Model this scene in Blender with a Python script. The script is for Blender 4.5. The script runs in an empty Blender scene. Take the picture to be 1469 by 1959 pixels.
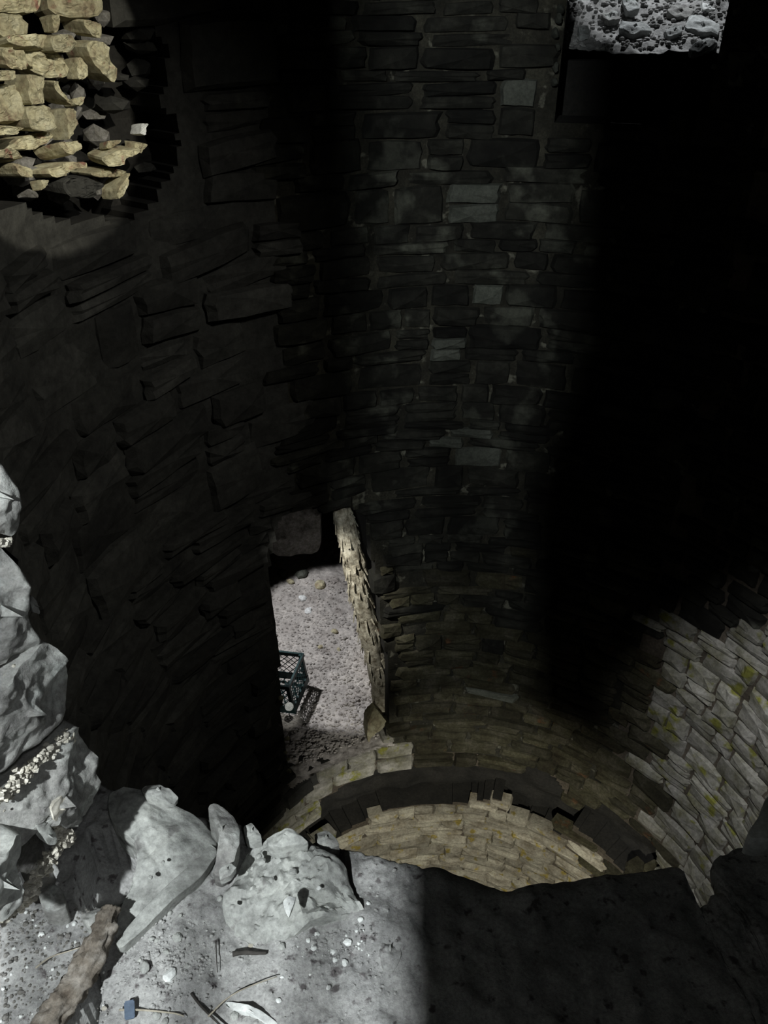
import bpy, bmesh, math, random
from mathutils import Vector, Matrix, noise
random.seed(7)
D = bpy.data
SC = bpy.context.scene
COL = SC.collection
R = math.radians

# ------------------------------------------------------------------ camera
PITCH = R(33.0); F = 1524.0
cam = D.objects.new('camera', D.cameras.new('camera')); COL.objects.link(cam)
cam.data.sensor_fit = 'VERTICAL'; cam.data.sensor_height = 36; cam.data.lens = 36*F/1959
cam.data.clip_start = .02; cam.data.clip_end = 100
cam.rotation_euler = (R(90)-PITCH, 0, 0)
SC.camera = cam
# ------------------------------------------------------------------ exposure, world
vs = SC.view_settings
vs.view_transform = 'Standard'; vs.look = 'None'; vs.gamma = 1; vs.use_curve_mapping = False
vs.exposure = 0.0
w = D.worlds.new('world'); SC.world = w; w.use_nodes = True
bg = w.node_tree.nodes['Background']
bg.inputs[0].default_value = (.80, .92, 1.0, 1); bg.inputs[1].default_value = .0025

# ------------------------------------------------------------------ lights: daylight at the gaps and openings, plus added spots and fills
def lamp(name, kind, loc, target, power, color=(1,1,1), size=.03, angle=40, blend=.3):
    l = D.lights.new(name, kind); l.energy = power; l.color = color
    o = D.objects.new(name, l); COL.objects.link(o)
    o.location = loc
    o.rotation_euler = (Vector(target)-Vector(loc)).to_track_quat('-Z', 'Y').to_euler()
    if kind == 'SPOT':
        l.spot_size = R(angle); l.spot_blend = blend; l.shadow_soft_size = size
    else:
        l.size = size
    return o
KEY = Vector((-.60, -1.15, 1.08))
lamp('daylight_key', 'SPOT', KEY, (.1, 2.0, -1.2), 440, (.93, .98, 1.0), .03, 75, .3)
lamp('added_jamb_fill', 'SPOT', (.25, -.35, .55), (-.40, .52, -.62), 11, (.95, .98, 1), .04, 30, .8)  # added fill spot that brightens the jamb stones
lamp('daylight_low', 'SPOT', (.50, .98, -2.9), (.60, 3.5, -5.40), 270, (1, .96, .84), .03, 62, .8)
lamp('added_sill_spot', 'SPOT', (1.2, 1.2, -3.0), (-.25, 3.45, -4.33), 50, (.98, .97, 1), .03, 17, .7)  # added spot inside the shaft for the masonry below the doorway
lamp('added_right_spot', 'SPOT', (.1, .15, .9), (1.88, 2.45, -3.05), 600, (.96, .97, 1), .05, 23, .95)  # extra spot added for the bright patch on the right wall
wall_pos = (-1.035, 2.62, -.145)
lamp('daylight_left_wall', 'SPOT', (.9, .6, .9), wall_pos, 300, (1, .95, .82), .010, 18.5, .10)
lamp('added_left_fill', 'SPOT', (1.25, 1.3, .8), (-.95, 2.6, -1.20), 88, (1, .98, .92), .10, 52, .9)  # weak fill added to lift the left wall out of black
lamp('daylight_passage', 'SPOT', (-1.30, 4.25, -1.9), (-.44, 4.50, -3.75), 200, (.96, .96, 1), .03, 43, .2)
gp_lid = (-.62, 3.67, -3.90)
lamp('added_trunk_spot', 'SPOT', (-.75, 2.75, -1.5), (-.13, 3.75, -3.1), 230, (.98, .96, .90), .03, 22, .9)  # added spot inside the shaft, brightens the trunk
lamp('added_lid_spot', 'SPOT', (-.25, 2.4, -1.0), gp_lid, 160, (1, 1, .95), .02, 3.2, .8)  # tiny spot added to pick out the lid
lamp('daylight_bank', 'SPOT', (1.55, 5.4, 2.0), (1.35, 4.72, .1), 270, (.93, .96, 1), .03, 25, .1)

# ------------------------------------------------------------------ projection helpers: a pixel of the photograph -> a point on a real surface
CP, SP = math.cos(PITCH), math.sin(PITCH)
def ray(px, py):
    u = (px-734.5)/F; v = (py-979.5)/F
    return Vector((u, CP-v*SP, -SP-v*CP))
def proj(p):
    d = p[1]*CP-p[2]*SP
    if d < .02: return (-9999, -9999, .02)
    return (734.5+F*p[0]/d, 979.5-F*(p[1]*SP+p[2]*CP)/d, d)
CX, CY = .40, 2.17
def rad(z):
    if z > -2.2: return 1.55
    return 1.55-.19*min(1.2, (-2.2-z)/3.3)
def wall_pt(a, z, off=0):
    r = rad(z)+off
    return Vector((CX+r*math.sin(a), CY+r*math.cos(a), z))
def wall_hit(px, py, off=0):
    d = ray(px, py); t = .9; f = lambda t: math.hypot(d.x*t-CX, d.y*t-CY)-rad(d.z*t)-off
    while t < 12 and f(t) > 0: t += .05
    while t < 12 and f(t) < 0: t += .05
    a, b = t-.05, t
    for _ in range(20):
        m = (a+b)/2
        if f(m) < 0: a = m
        else: b = m
    return d*a
def wall_az(px, py):
    p = wall_hit(px, py); return math.atan2(p.x-CX, p.y-CY), p.z
def plane_hit(px, py, p0, n):
    d = ray(px, py); return d*(Vector(p0).dot(n)/d.dot(n))
def inpoly(x, y, poly):
    c = False; j = len(poly)-1
    for i in range(len(poly)):
        xi, yi = poly[i]; xj, yj = poly[j]
        if (yi > y) != (yj > y) and x < (xj-xi)*(y-yi)/(yj-yi)+xi: c = not c
        j = i
    return c

# ------------------------------------------------------------------ materials
def mat(name, cols, scale=9, rough=.9, bump=.5, bscale=40, vary=.5, speck=None, bdist=.004, mottle=.38):
    m = D.materials.new(name); m.use_nodes = True
    nt = m.node_tree; N = nt.nodes; L = nt.links
    b = N['Principled BSDF']; b.inputs['Roughness'].default_value = rough
    b.inputs['Specular IOR Level'].default_value = .25
    tc = N.new('ShaderNodeNewGeometry')
    oi = N.new('ShaderNodeObjectInfo')
    n1 = N.new('ShaderNodeTexNoise'); n1.inputs['Scale'].default_value = scale; n1.inputs['Detail'].default_value = 8
    n1.inputs['Roughness'].default_value = .65
    L.new(tc.outputs['Position'], n1.inputs['Vector'])
    cr = N.new('ShaderNodeValToRGB'); e = cr.color_ramp.elements
    e[0].position = .32; e[1].position = .68
    e[0].color = (*cols[0], 1); e[1].color = (*cols[-1], 1)
    for i, c in enumerate(cols[1:-1]):
        x = e.new(.32+.36*(i+1)/(len(cols)-1)); x.color = (*c, 1)
    L.new(n1.outputs['Fac'], cr.inputs['Fac'])
    out = cr.outputs['Color']
    if speck:
        n3 = N.new('ShaderNodeTexNoise'); n3.inputs['Scale'].default_value = speck[1]; n3.inputs['Detail'].default_value = 4
        L.new(tc.outputs['Position'], n3.inputs['Vector'])
        mr = N.new('ShaderNodeMapRange'); mr.inputs[1].default_value = speck[2]; mr.inputs[2].default_value = speck[2]+.08
        L.new(n3.outputs['Fac'], mr.inputs[0])
        mx = N.new('ShaderNodeMixRGB'); mx.inputs[2].default_value = (*speck[0], 1)
        L.new(mr.outputs[0], mx.inputs[0]); L.new(out, mx.inputs[1]); out = mx.outputs[0]
    nf = N.new('ShaderNodeTexNoise'); nf.inputs['Scale'].default_value = bscale*1.6; nf.inputs['Detail'].default_value = 6; nf.inputs['Roughness'].default_value = .75
    L.new(tc.outputs['Position'], nf.inputs['Vector'])
    mf = N.new('ShaderNodeMapRange'); mf.inputs[1].default_value = .3; mf.inputs[2].default_value = .7; mf.inputs[3].default_value = 1-mottle; mf.inputs[4].default_value = 1+mottle
    L.new(nf.outputs['Fac'], mf.inputs[0])
    vf = N.new('ShaderNodeVectorMath'); vf.operation = 'SCALE'; L.new(out, vf.inputs[0]); L.new(mf.outputs[0], vf.inputs['Scale']); out = vf.outputs[0]
    if vary:
        ad = N.new('ShaderNodeMath'); ad.operation = 'ADD'
        L.new(oi.outputs['Random'], ad.inputs[0]); L.new(tc.outputs['Random Per Island'], ad.inputs[1])
        fr = N.new('ShaderNodeMath'); fr.operation = 'FRACT'; L.new(ad.outputs[0], fr.inputs[0])
        mr = N.new('ShaderNodeMapRange'); mr.inputs[3].default_value = 1-vary; mr.inputs[4].default_value = 1+vary
        L.new(fr.outputs[0], mr.inputs[0])
        vm = N.new('ShaderNodeVectorMath'); vm.operation = 'SCALE'
        L.new(out, vm.inputs[0]); L.new(mr.outputs[0], vm.inputs['Scale']); out = vm.outputs[0]
    L.new(out, b.inputs['Base Color'])
    n2 = N.new('ShaderNodeTexNoise'); n2.inputs['Scale'].default_value = bscale; n2.inputs['Detail'].default_value = 7
    n2.inputs['Roughness'].default_value = .7
    L.new(tc.outputs['Position'], n2.inputs['Vector'])
    bp = N.new('ShaderNodeBump'); bp.inputs['Strength'].default_value = bump; bp.inputs['Distance'].default_value = bdist
    L.new(n2.outputs['Fac'], bp.inputs['Height']); L.new(bp.outputs[0], b.inputs['Normal'])
    return m
M = dict(
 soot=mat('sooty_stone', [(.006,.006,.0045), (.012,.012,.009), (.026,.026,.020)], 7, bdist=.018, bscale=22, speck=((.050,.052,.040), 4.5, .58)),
 sootleft=mat('sooty_rubble', [(.022,.022,.020), (.034,.034,.030), (.05,.05,.044)], 5, bdist=.014, bscale=18, vary=.3),
 pale=mat('sooty_pale_stone', [(.055,.06,.048), (.09,.095,.078)], 9, vary=.25),
 mortar=mat('lime_mortar', [(.009,.009,.006), (.022,.021,.015), (.048,.046,.032)], 6, bscale=60, vary=0, bdist=.01, speck=((.12,.118,.09), 16, .60)),
 dark=mat('dark_shade_stone', [(.010,.010,.009), (.022,.021,.018)], 6, vary=.2),  # near-black; shade of recesses, reveals and bank face put into the colour
 low=mat('burnt_limestone', [(.15,.13,.09), (.28,.26,.205), (.37,.355,.28)], 9, vary=.28, bdist=.012, speck=((.24,.19,.05), 14, .60)),
 lowmortar=mat('brown_joint_mortar', [(.05,.042,.03), (.10,.085,.065)], 8, vary=0, bdist=.01),
 brown=mat('brown_sooty_shaded_stone', [(.022,.018,.010), (.036,.034,.019), (.062,.056,.040)], 8, vary=.45, bdist=.012, speck=((.07,.034,.015), 9, .64)),
 grey=mat('grey_lichen_lit_stone', [(.12,.115,.07), (.21,.205,.17), (.30,.29,.26)], 8, vary=.3, bdist=.015, bscale=30, speck=((.15,.15,.03), 10, .58)),
 yellow=mat('broken_yellow_stone', [(.22,.17,.11), (.40,.37,.24), (.52,.50,.36)], 16, vary=.2, bdist=.012, bscale=35, speck=((.26,.14,.10), 18, .62)),
 jamb=mat('grey_limestone', [(.17,.165,.16), (.26,.26,.245), (.36,.37,.35)], 22, vary=.10, bdist=.006, bscale=90, speck=((.40,.42,.40), 14, .60)),
 ledge=mat('dusty_mortar_bed', [(.23,.23,.225), (.34,.34,.33), (.43,.43,.415)], 10, vary=0, bdist=.005, bscale=120, speck=((.12,.11,.11), 60, .60)),
 slab=mat('smooth_pale_rock', [(.27,.275,.26), (.35,.36,.34), (.42,.43,.40)], 14, vary=.06, bdist=.004, bscale=60, speck=((.20,.20,.19), 40, .62)),
 white=mat('white_lime', [(.62,.64,.62), (.75,.77,.75)], 20, vary=.08, bdist=.003),
 crumb=mat('crumbled_mortar', [(.30,.28,.23), (.44,.42,.36), (.55,.53,.47)], 60, vary=.35, bdist=.004),
 dirt=mat('dirt', [(.10,.095,.08), (.17,.165,.15), (.27,.26,.25)], 30, vary=0, bdist=.01, bscale=90),
 gravel=mat('gravel_ground', [(.24,.22,.20), (.34,.32,.295), (.42,.395,.36)], 6, vary=.25, bdist=.02, bscale=28),
 bank=mat('rubble_bank', [(.20,.20,.19), (.32,.32,.31), (.42,.42,.41)], 9, vary=.2, bdist=.03, bscale=30),
 bankrock=mat('flat_grey_rock', [(.28,.29,.28), (.40,.42,.41)], 9, vary=.25, bdist=.01),
 bark=mat('weathered_bark', [(.10,.08,.05), (.38,.35,.27), (.56,.53,.43)], 26, vary=0, bdist=.02, bscale=45),
 wood=mat('weathered_wood', [(.08,.065,.05), (.16,.14,.115), (.27,.25,.22)], 45, vary=0, bdist=.006, bscale=120),
 twig=mat('dry_twig', [(.26,.24,.19), (.36,.33,.27)], 60, vary=.2),
 darktwig=mat('dark_twig', [(.03,.028,.025), (.06,.055,.05)], 60, vary=.1),
 crate=mat('dark_green_plastic', [(.010,.028,.028), (.020,.05,.05)], 8, rough=.45, vary=0, bump=.1),
 chip=mat('blue_grey_plastic', [(.06,.09,.13), (.09,.12,.17)], 40, rough=.5, vary=0, bump=.2),
)

# ------------------------------------------------------------------ object helpers
def link(name, verts, faces, m, parent=None, origin=None, smooth=False):
    me = D.meshes.new(name)
    if origin is not None:
        o = Vector(origin); verts = [Vector(v)-o for v in verts]
    me.from_pydata([tuple(v) for v in verts], [], faces)
    me.update()
    if smooth:
        me.polygons.foreach_set('use_smooth', [True]*len(me.polygons))
    if m: me.materials.append(m)
    ob = D.objects.new(name, me); COL.objects.link(ob)
    if origin is not None: ob.location = origin
    if parent:
        ob.parent = parent
        if origin is not None: ob.location = Vector(origin)-parent.location
    return ob
def tag(o, label=None, cat=None, group=None, kind=None):
    if label: o['label'] = label
    if cat: o['category'] = cat
    if group: o['group'] = group
    if kind: o['kind'] = kind
    return o
def empty(name, loc):
    o = D.objects.new(name, None); COL.objects.link(o); o.location = loc; o.empty_display_size = .05
    return o

# unit stone: +Z is the visible face, 1 x 1 x 1
def stone_template(seed, n=12):
    rnd = random.Random(seed)
    base = []
    for i in range(n):
        a = 2*math.pi*(i+.5)/n
        c, s = math.cos(a), math.sin(a)
        k = .5/max(abs(c), abs(s))
        k = k*.80+.115 if rnd.random() < .5 else k*.9+.045
        k *= rnd.uniform(.90, 1.03)
        base.append((c*k, s*k))
    v = []; f = []
    for (sc, z) in ((.97, -.5), (1.0, .18), (.86, .42)):
        for (x, y) in base:
            v.append((x*sc, y*sc, z+rnd.uniform(-.06, .06)*(z > 0)))
    cx_, cy_ = rnd.uniform(-.15, .15), rnd.uniform(-.15, .15)
    v.append((cx_, cy_, .5+rnd.uniform(-.05, .08)))
    for r_ in range(2):
        for i in range(n):
            j = (i+1) % n
            f.append((r_*n+i, r_*n+j, (r_+1)*n+j, (r_+1)*n+i))
    for i in range(n):
        f.append((2*n+i, 2*n+(i+1) % n, 3*n))
    return v, f
TPL = [stone_template(i, 12) for i in range(24)]
TPLME = {}
def tpl_mesh(i):
    if i not in TPLME:
        me = D.meshes.new('stone'); me.from_pydata(TPL[i][0], [], TPL[i][1]); me.update()
        me.materials.append(M['soot']); TPLME[i] = me
    return TPLME[i]

# free outline rock: face follows the plane (p0,n); real thickness behind it
def outline_rock(name, pts, n, m, thick=.05, bulge=.01, rough=.004, N_=48, parent=None, edge=.03, seed=0, nscale=18, raw=False, jag=.04, smooth=True, facet=1.0):
    n = Vector(n).normalized()
    c = sum(pts, Vector())/len(pts)
    up = Vector((0, 0, 1)) if abs(n.z) < .9 else Vector((0, 1, 0))
    ux = up.cross(n).normalized(); uy = n.cross(ux)
    P = [((p-c).dot(ux), (p-c).dot(uy)) for p in pts]
    if sum(P[i][0]*P[(i+1) % len(P)][1]-P[(i+1) % len(P)][0]*P[i][1] for i in range(len(P))) < 0: P.reverse()
    per = [math.dist(P[i], P[(i+1) % len(P)]) for i in range(len(P))]; tot = sum(per)
    out = []
    k = 0; acc = 0
    for i in range(N_):
        s = tot*i/N_
        while k < len(P)-1 and acc+per[k] < s: acc += per[k]; k += 1
        t = (s-acc)/max(per[k], 1e-6); a, b = P[k], P[(k+1) % len(P)]
        out.append([a[0]+(b[0]-a[0])*t, a[1]+(b[1]-a[1])*t])
    rs = math.sqrt(sum(x*x+y*y for x, y in out)/N_)
    o2 = []
    for i in range(N_):
        x = .5*out[i][0]+.25*(out[i-1][0]+out[(i+1) % N_][0]); y = .5*out[i][1]+.25*(out[i-1][1]+out[(i+1) % N_][1])
        q = 1+jag*noise.fractal(Vector((x/rs*3+seed, y/rs*3, seed*3.1)), 1, 2, 3)
        o2.append((x*q, y*q))
    nr = max(8, N_//4); rings = [0]+[(k/nr)**.8*.9 for k in range(1, nr+1)]+[.93, .96, .985, 1.0]
    v = []; f = []
    fr = random.Random(seed*17+3)
    FP = []
    for k in range(6):
        a_ = 2*math.pi*(k+fr.random())/6; FP.append((math.cos(a_), math.sin(a_), rs*fr.uniform(.25, .85), fr.uniform(.12, .55)*facet))
    def pt(x, y, h): return c+ux*x+uy*y+n*h
    for ri, t in enumerate(rings[1:]):
        for x, y in o2:
            xx, yy = x*t, y*t
            h = min([bulge]+[sl*(dd-(xx*ca+yy*sa)) for ca, sa, dd, sl in FP])
            q = Vector((xx*nscale+seed*7, yy*nscale, seed))
            h += rough*(noise.fractal(q, .7, 2.1, 4)*1.3-.9*abs(noise.noise(q*.8+Vector((9, 3, seed))))+.22*noise.noise(q*9)*min(1, t/.35))
            if t > .9: h -= .4*edge*((t-.9)/.1)**1.6*rs
            v.append(pt(xx, yy, h))
    for sc, hh in ((1.01, -thick*.5), (.94, -thick)):
        for x, y in o2: v.append(pt(x*sc, y*sc, hh+rough*noise.noise(Vector((x*40, y*40, hh*30)))))
    R_ = len(rings)-1+2
    for r_ in range(R_-1):
        for i in range(N_):
            j = (i+1) % N_
            f.append((r_*N_+j, r_*N_+i, (r_+1)*N_+i, (r_+1)*N_+j))
    v.append(pt(0, 0, bulge)); cc = len(v)-1
    for i in range(N_): f.append((cc, i, (i+1) % N_))
    v.append(pt(0, 0, -thick)); cb = len(v)-1
    for i in range(N_): f.append((cb, (R_-1)*N_+(i+1) % N_, (R_-1)*N_+i))
    if raw: return v, f
    ob = link(name, v, f, m, parent, origin=c-n*thick*.5, smooth=smooth)
    if smooth: ob.data.set_sharp_from_angle(angle=R(38))
    return ob
def lump_data(c, s, seed, sub=2, rot=0, amp=.25):
    bm = bmesh.new(); bmesh.ops.create_icosphere(bm, subdivisions=sub, radius=1)
    rm = Matrix.Rotation(rot, 3, 'Z')
    v = []
    for q in bm.verts:
        k = 1+amp*noise.fractal(q.co*1.3+Vector((seed*3.7, seed, 0)), 1, 2, 3)
        # a few flattened facets
        p = q.co*k
        for d in range(3):
            dd = noise.random_unit_vector() if False else Vector((math.sin(seed*5+d*2), math.cos(seed*3+d), math.sin(seed+d*4))).normalized()
            e = p.dot(dd)-.72
            if e > 0: p = p-dd*e*.8
        p = rm @ Vector((p.x*s[0], p.y*s[1], p.z*s[2]))
        v.append(Vector(c)+p)
    f = [tuple(x.index for x in q.verts) for q in bm.faces]
    bm.free()
    return v, f
def lump(name, c, s, m, seed, parent=None, sub=2, rot=0, amp=.25, smooth=False):
    v, f = lump_data(c, s, seed, sub, rot, amp)
    return link(name, v, f, m, parent, origin=c, smooth=smooth)
class Joined:
    def __init__(s): s.v = []; s.f = []
    def add(s, v, f):
        b = len(s.v); s.v += v; s.f += [tuple(i+b for i in q) for q in f]
def tube(pts, rads, n=8, cap=True, wob=0, seed=0):
    v = []; f = []
    for i, p in enumerate(pts):
        t = (pts[min(i+1, len(pts)-1)]-pts[max(i-1, 0)]).normalized()
        a = Vector((0, 0, 1)) if abs(t.z) < .8 else Vector((1, 0, 0))
        x = a.cross(t).normalized(); y = t.cross(x)
        for k in range(n):
            an = 2*math.pi*k/n
            r = rads[i]*(1+wob*noise.noise(Vector((math.cos(an)*2.2+seed, math.sin(an)*2.2, i*.35))))
            v.append(p+x*math.cos(an)*r+y*math.sin(an)*r)
    for i in range(len(pts)-1):
        for k in range(n):
            j = (k+1) % n
            f.append((i*n+k, i*n+j, (i+1)*n+j, (i+1)*n+k))
    if cap:
        f.append(tuple(range(n))[::-1]); f.append(tuple((len(pts)-1)*n+k for k in range(n)))
    return v, f
def smooth_path(pts, m=6):
    out = []
    for i in range(len(pts)-1):
        p0 = pts[max(i-1, 0)]; p1 = pts[i]; p2 = pts[i+1]; p3 = pts[min(i+2, len(pts)-1)]
        for k in range(m):
            t = k/m
            out.append(.5*((2*p1)+(p2-p0)*t+(2*p0-5*p1+4*p2-p3)*t*t+(3*p1-p0-3*p2+p3)*t**3))
    out.append(pts[-1]); return out

# ------------------------------------------------------------------ regions of the shaft lining (pixel outlines turned to azimuth/height on the lining)
def az_poly(px): return [wall_az(*p) for p in px]
DOOR_PX = [(517,1105),(524,1060),(536,1010),(548,985),(600,975),(655,968),(700,985),(716,1080),(730,1180),(742,1260),(744,1330),(744,1398),(735,1425),(706,1438),
           (660,1452),(610,1470),(575,1492),(556,1480),(549,1430),(543,1360),(540,1300),(536,1240),(527,1170)]
DOOR = az_poly(DOOR_PX)
WIN = az_poly([(1076,40),(1070,130),(1064,235),(1200,250),(1352,240),(1368,130),(1390,40)])
WIN = [(WIN[0][0], 1.0)]+WIN+[(WIN[-1][0], 1.0)]
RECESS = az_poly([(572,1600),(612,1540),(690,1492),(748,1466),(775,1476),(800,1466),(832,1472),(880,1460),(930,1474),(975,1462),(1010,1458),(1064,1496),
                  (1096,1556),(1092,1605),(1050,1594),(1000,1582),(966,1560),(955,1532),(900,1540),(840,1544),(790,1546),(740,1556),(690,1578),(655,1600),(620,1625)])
SHADOW_BLOB = az_poly([(1098,1536),(1150,1538),(1204,1588),(1270,1636),(1262,1678),(1190,1676),(1145,1625),(1093,1582)])  # soft shadow blotch, cut here as a dark-backed recess
RUIN = az_poly([(-300,-200),(318,-200),(312,60),(330,190),(345,300),(290,410),(200,432),(120,425),(60,400),(-300,410)])  # right side widened into a dark cavity that swallows the lamp's pool
PUTLOG = az_poly([(995,1198),(1025,1198),(1025,1222),(995,1222)])
def region(a, z):
    if inpoly(a, z, DOOR) or inpoly(a, z, WIN): return 2
    wa = .035*noise.noise(Vector((a*11, z*14, 3)))+.02*noise.noise(Vector((a*31, z*33, 1))); wz = .05*noise.noise(Vector((a*12, z*10, 8)))
    if inpoly(a+wa, z+wz, RUIN): return 1
    if inpoly(a, z, RECESS) or inpoly(a, z, SHADOW_BLOB) or inpoly(a, z, PUTLOG): return 1
    return 0
# backing (mortar core) of the lining: a thick shell with holes and recesses, their backs coloured near-black for shade
ZTOP, ZBOT = 1.0, -6.2
def backing(name, a0, a1, z0, z1, m, step=.022):
    na = max(2, round((a1-a0)*1.5/step)); nz = max(2, round((z1-z0)/step))
    A = lambda i: a0+(a1-a0)*i/na
    Z = lambda j: z0+(z1-z0)*j/nz
    cls = [[region(A(i+.5), Z(j+.5)) for j in range(nz)] for i in range(na)]
    OFF = (.022, .20, .28)
    v = []; f = []; idx = {}
    def V(i, j, k):
        key = (i, j, k)
        if key not in idx:
            q = OFF[k]
            a, z = A(i), Z(j)
            if k == 1: q += .05*noise.noise(Vector((a*9, z*9, 1)))
            if k == 0: q += .008*noise.noise(Vector((a*14, z*14, 5)))
            idx[key] = len(v); v.append(wall_pt(a, z, q))
        return idx[key]
    mi = []
    for i in range(na):
        for j in range(nz):
            k = cls[i][j]
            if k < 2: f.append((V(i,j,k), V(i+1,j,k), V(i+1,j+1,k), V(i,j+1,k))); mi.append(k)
            for (di, dj, e) in ((1,0,((1,0),(1,1))), (0,1,((0,1),(1,1)))):
                if i+di < na and j+dj < nz:
                    k2 = cls[i+di][j+dj]
                    if k2 != k:
                        (x0,y0),(x1,y1) = e
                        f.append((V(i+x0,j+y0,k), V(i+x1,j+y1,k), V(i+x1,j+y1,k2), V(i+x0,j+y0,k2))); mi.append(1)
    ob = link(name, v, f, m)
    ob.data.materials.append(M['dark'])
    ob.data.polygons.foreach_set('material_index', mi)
    tag(ob, kind='structure')
    return ob
ZSPLIT = -4.28
AZ1, AZ2 = R(-33), R(42)
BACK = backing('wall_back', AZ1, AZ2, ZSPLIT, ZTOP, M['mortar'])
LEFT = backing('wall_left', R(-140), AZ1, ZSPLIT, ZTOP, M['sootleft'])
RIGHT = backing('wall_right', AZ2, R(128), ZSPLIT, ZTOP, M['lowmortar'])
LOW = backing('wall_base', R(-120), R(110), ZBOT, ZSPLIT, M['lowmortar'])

# ------------------------------------------------------------------ courses of stones
center_px = [0,28,60,86,130,152,205,212,262,276,322,352,428,462,486,498,522,548,560,590,604,628,640,668,690,700,738,748,770,806,822]
levels = []
zs = [wall_hit(890, y).z for y in center_px]
z = ZTOP
while z > zs[0]+.10: levels.append(z); z -= random.uniform(.10, .17)
levels += [zz for k, zz in enumerate(zs) if k == 0 or zs[k-1]-zz > .0]
z = levels[-1]
while z > ZSPLIT+.12:
    z -= random.choice((.055, .075, .095, .12)); levels.append(z)
levels.append(ZSPLIT)
# merge slivers
lv = [levels[0]]
for q in levels[1:]:
    if lv[-1]-q > .038: lv.append(q)
levels = lv
PALE = [(940,95,38),(930,180,40),(1000,180,40),(885,395,50),(845,515,18),(980,486,14),(930,572,38),(880,655,30),(875,840,45),(950,690,20),(745,175,20),(955,1316,16),(820,1480,20),(895,1450,25)]
rs = random.Random(11)
def near(px, py, lst):
    return any(abs(px-a) < r and abs(py-b) < r*.7 for a, b, r in lst)
def put_courses(parent, a0, a1, lv, wmin, wmax, matf, wave=.0, prot=(.0, .02), depth=.11, keep=.0, skew=0):
    items = []
    for k in range(len(lv)-1):
        z1, z0 = lv[k], lv[k+1]; h = z1-z0
        a = a0-rs.uniform(0, .12)
        while a < a1:
            wd = rs.uniform(wmin, wmax)*(1.0 if h > .07 else 1.15)
            da = wd/1.5
            am = a+da/2; zm = (z0+z1)/2
            zz = zm+wave*noise.noise(Vector((am*2.2, zm*1.3, 3)))
            a += da
            if am < a0 or am > a1: continue
            reg = region(am, zz)
            if reg == 2: continue
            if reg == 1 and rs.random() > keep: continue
            if reg == 0:   # trim ends at holes: reject if edges far in
                if region(am-da*.46, zz) == 2 or region(am+da*.46, zz) == 2:
                    da *= .5; am += da*.5*(1 if region(am-da*.64, zz) == 2 else -1); wd *= .5
            sub = 1
            if h > .10 and rs.random() < .35: sub = 2
            for s_ in range(sub):
                hh = h/sub; zc = zz+(s_-(sub-1)/2)*hh
                p = wall_pt(am, zc, -rs.uniform(*prot)+depth*.5)
                px, py, d = proj(p)
                slope = (rad(zc+.1)-rad(zc-.1))/.2
                rot = Matrix(((math.cos(am), 0, -math.sin(am)), (-math.sin(am), 0, -math.cos(am)), (0, 1, 0))).to_4x4()
                tilt = Matrix.Rotation(rs.uniform(-.05, .05)+skew*rs.uniform(-.5, 1), 4, 'Z') @ Matrix.Rotation(rs.uniform(-.06, .06), 4, 'X') @ Matrix.Rotation(rs.uniform(-.06, .06), 4, 'Y')
                sx, sz = wd*1.03, hh*rs.uniform(.90, 1.12)
                vis = -80 < px < 1549 and -80 < py < 2000
                area = sx*sz*(F/d)**2*max(.15, math.cos(am)) if vis else -1
                if py > 1500 and 1500 < py and not vis: area = -1
                items.append((area, p, rot @ tilt, (sx, sz, depth), matf(px, py, zc, am), rs.randrange(24)))
    items.sort(key=lambda t: -t[0])
    J = {}
    for n_, (area, p, rm, s, m, ti) in enumerate(items):
        if n_ < 290 and area > 60:
            ob = D.objects.new('stone', tpl_mesh(ti)); COL.objects.link(ob)
            ob.parent = parent; ob.matrix_local = Matrix.Translation(p) @ rm @ Matrix.Diagonal((*s, 1))
            ob.material_slots[0].link = 'OBJECT'; ob.material_slots[0].material = m
        else:
            mm = Matrix.Translation(p) @ rm @ Matrix.Diagonal((*s, 1))
            J.setdefault(m.name, (m, Joined()))[1].add([mm @ Vector(q) for q in TPL[ti][0]], TPL[ti][1])
    for nme, (m, j) in J.items():
        tag(link('stone_infill', j.v, j.f, m, parent), kind='stuff')
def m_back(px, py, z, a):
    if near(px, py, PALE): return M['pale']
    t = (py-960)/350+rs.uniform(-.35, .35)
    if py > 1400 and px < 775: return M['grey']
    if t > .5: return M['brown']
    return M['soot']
def m_left(px, py, z, a):
    return M['sootleft']
def m_right(px, py, z, a):  # grey inside the light patch, brown outside: its brightness is in the colour
    if py > 1180 and px > 1255+rs.uniform(-30, 30): return M['grey']
    if py > 1200: return M['brown']
    return M['soot']
def m_low(px, py, z, a):  # paler below the ragged band: the light's upper limit put into the colour
    if px > 1255+rs.uniform(-30, 30): return M['grey']
    if a > R(45) or (px > 990 and py < 1560+(px-990)*.4): return M['brown']
    if px < 620: return M['grey']
    if px < 760 and py < 1520: return M['grey']
    if py < 1490: return M['brown']
    return M['low']
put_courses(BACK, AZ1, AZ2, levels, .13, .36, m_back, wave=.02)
ll = [ZTOP]
while ll[-1] > ZSPLIT+.2: ll.append(ll[-1]-(rs.uniform(.13, .26) if ll[-1] > -2 else rs.uniform(.07, .13)))
ll.append(ZSPLIT)
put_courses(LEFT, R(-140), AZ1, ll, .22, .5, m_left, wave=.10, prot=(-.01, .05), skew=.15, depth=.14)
rl = [ZTOP]
while rl[-1] > ZSPLIT+.15: rl.append(rl[-1]-rs.uniform(.07, .14))
rl.append(ZSPLIT)
put_courses(RIGHT, AZ2, R(128), rl, .12, .30, m_right, wave=.05, prot=(0, .015))
bl = [ZSPLIT]
while bl[-1] > ZBOT+.1: bl.append(bl[-1]-rs.choice((.05, .065, .08, .11)))
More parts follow.
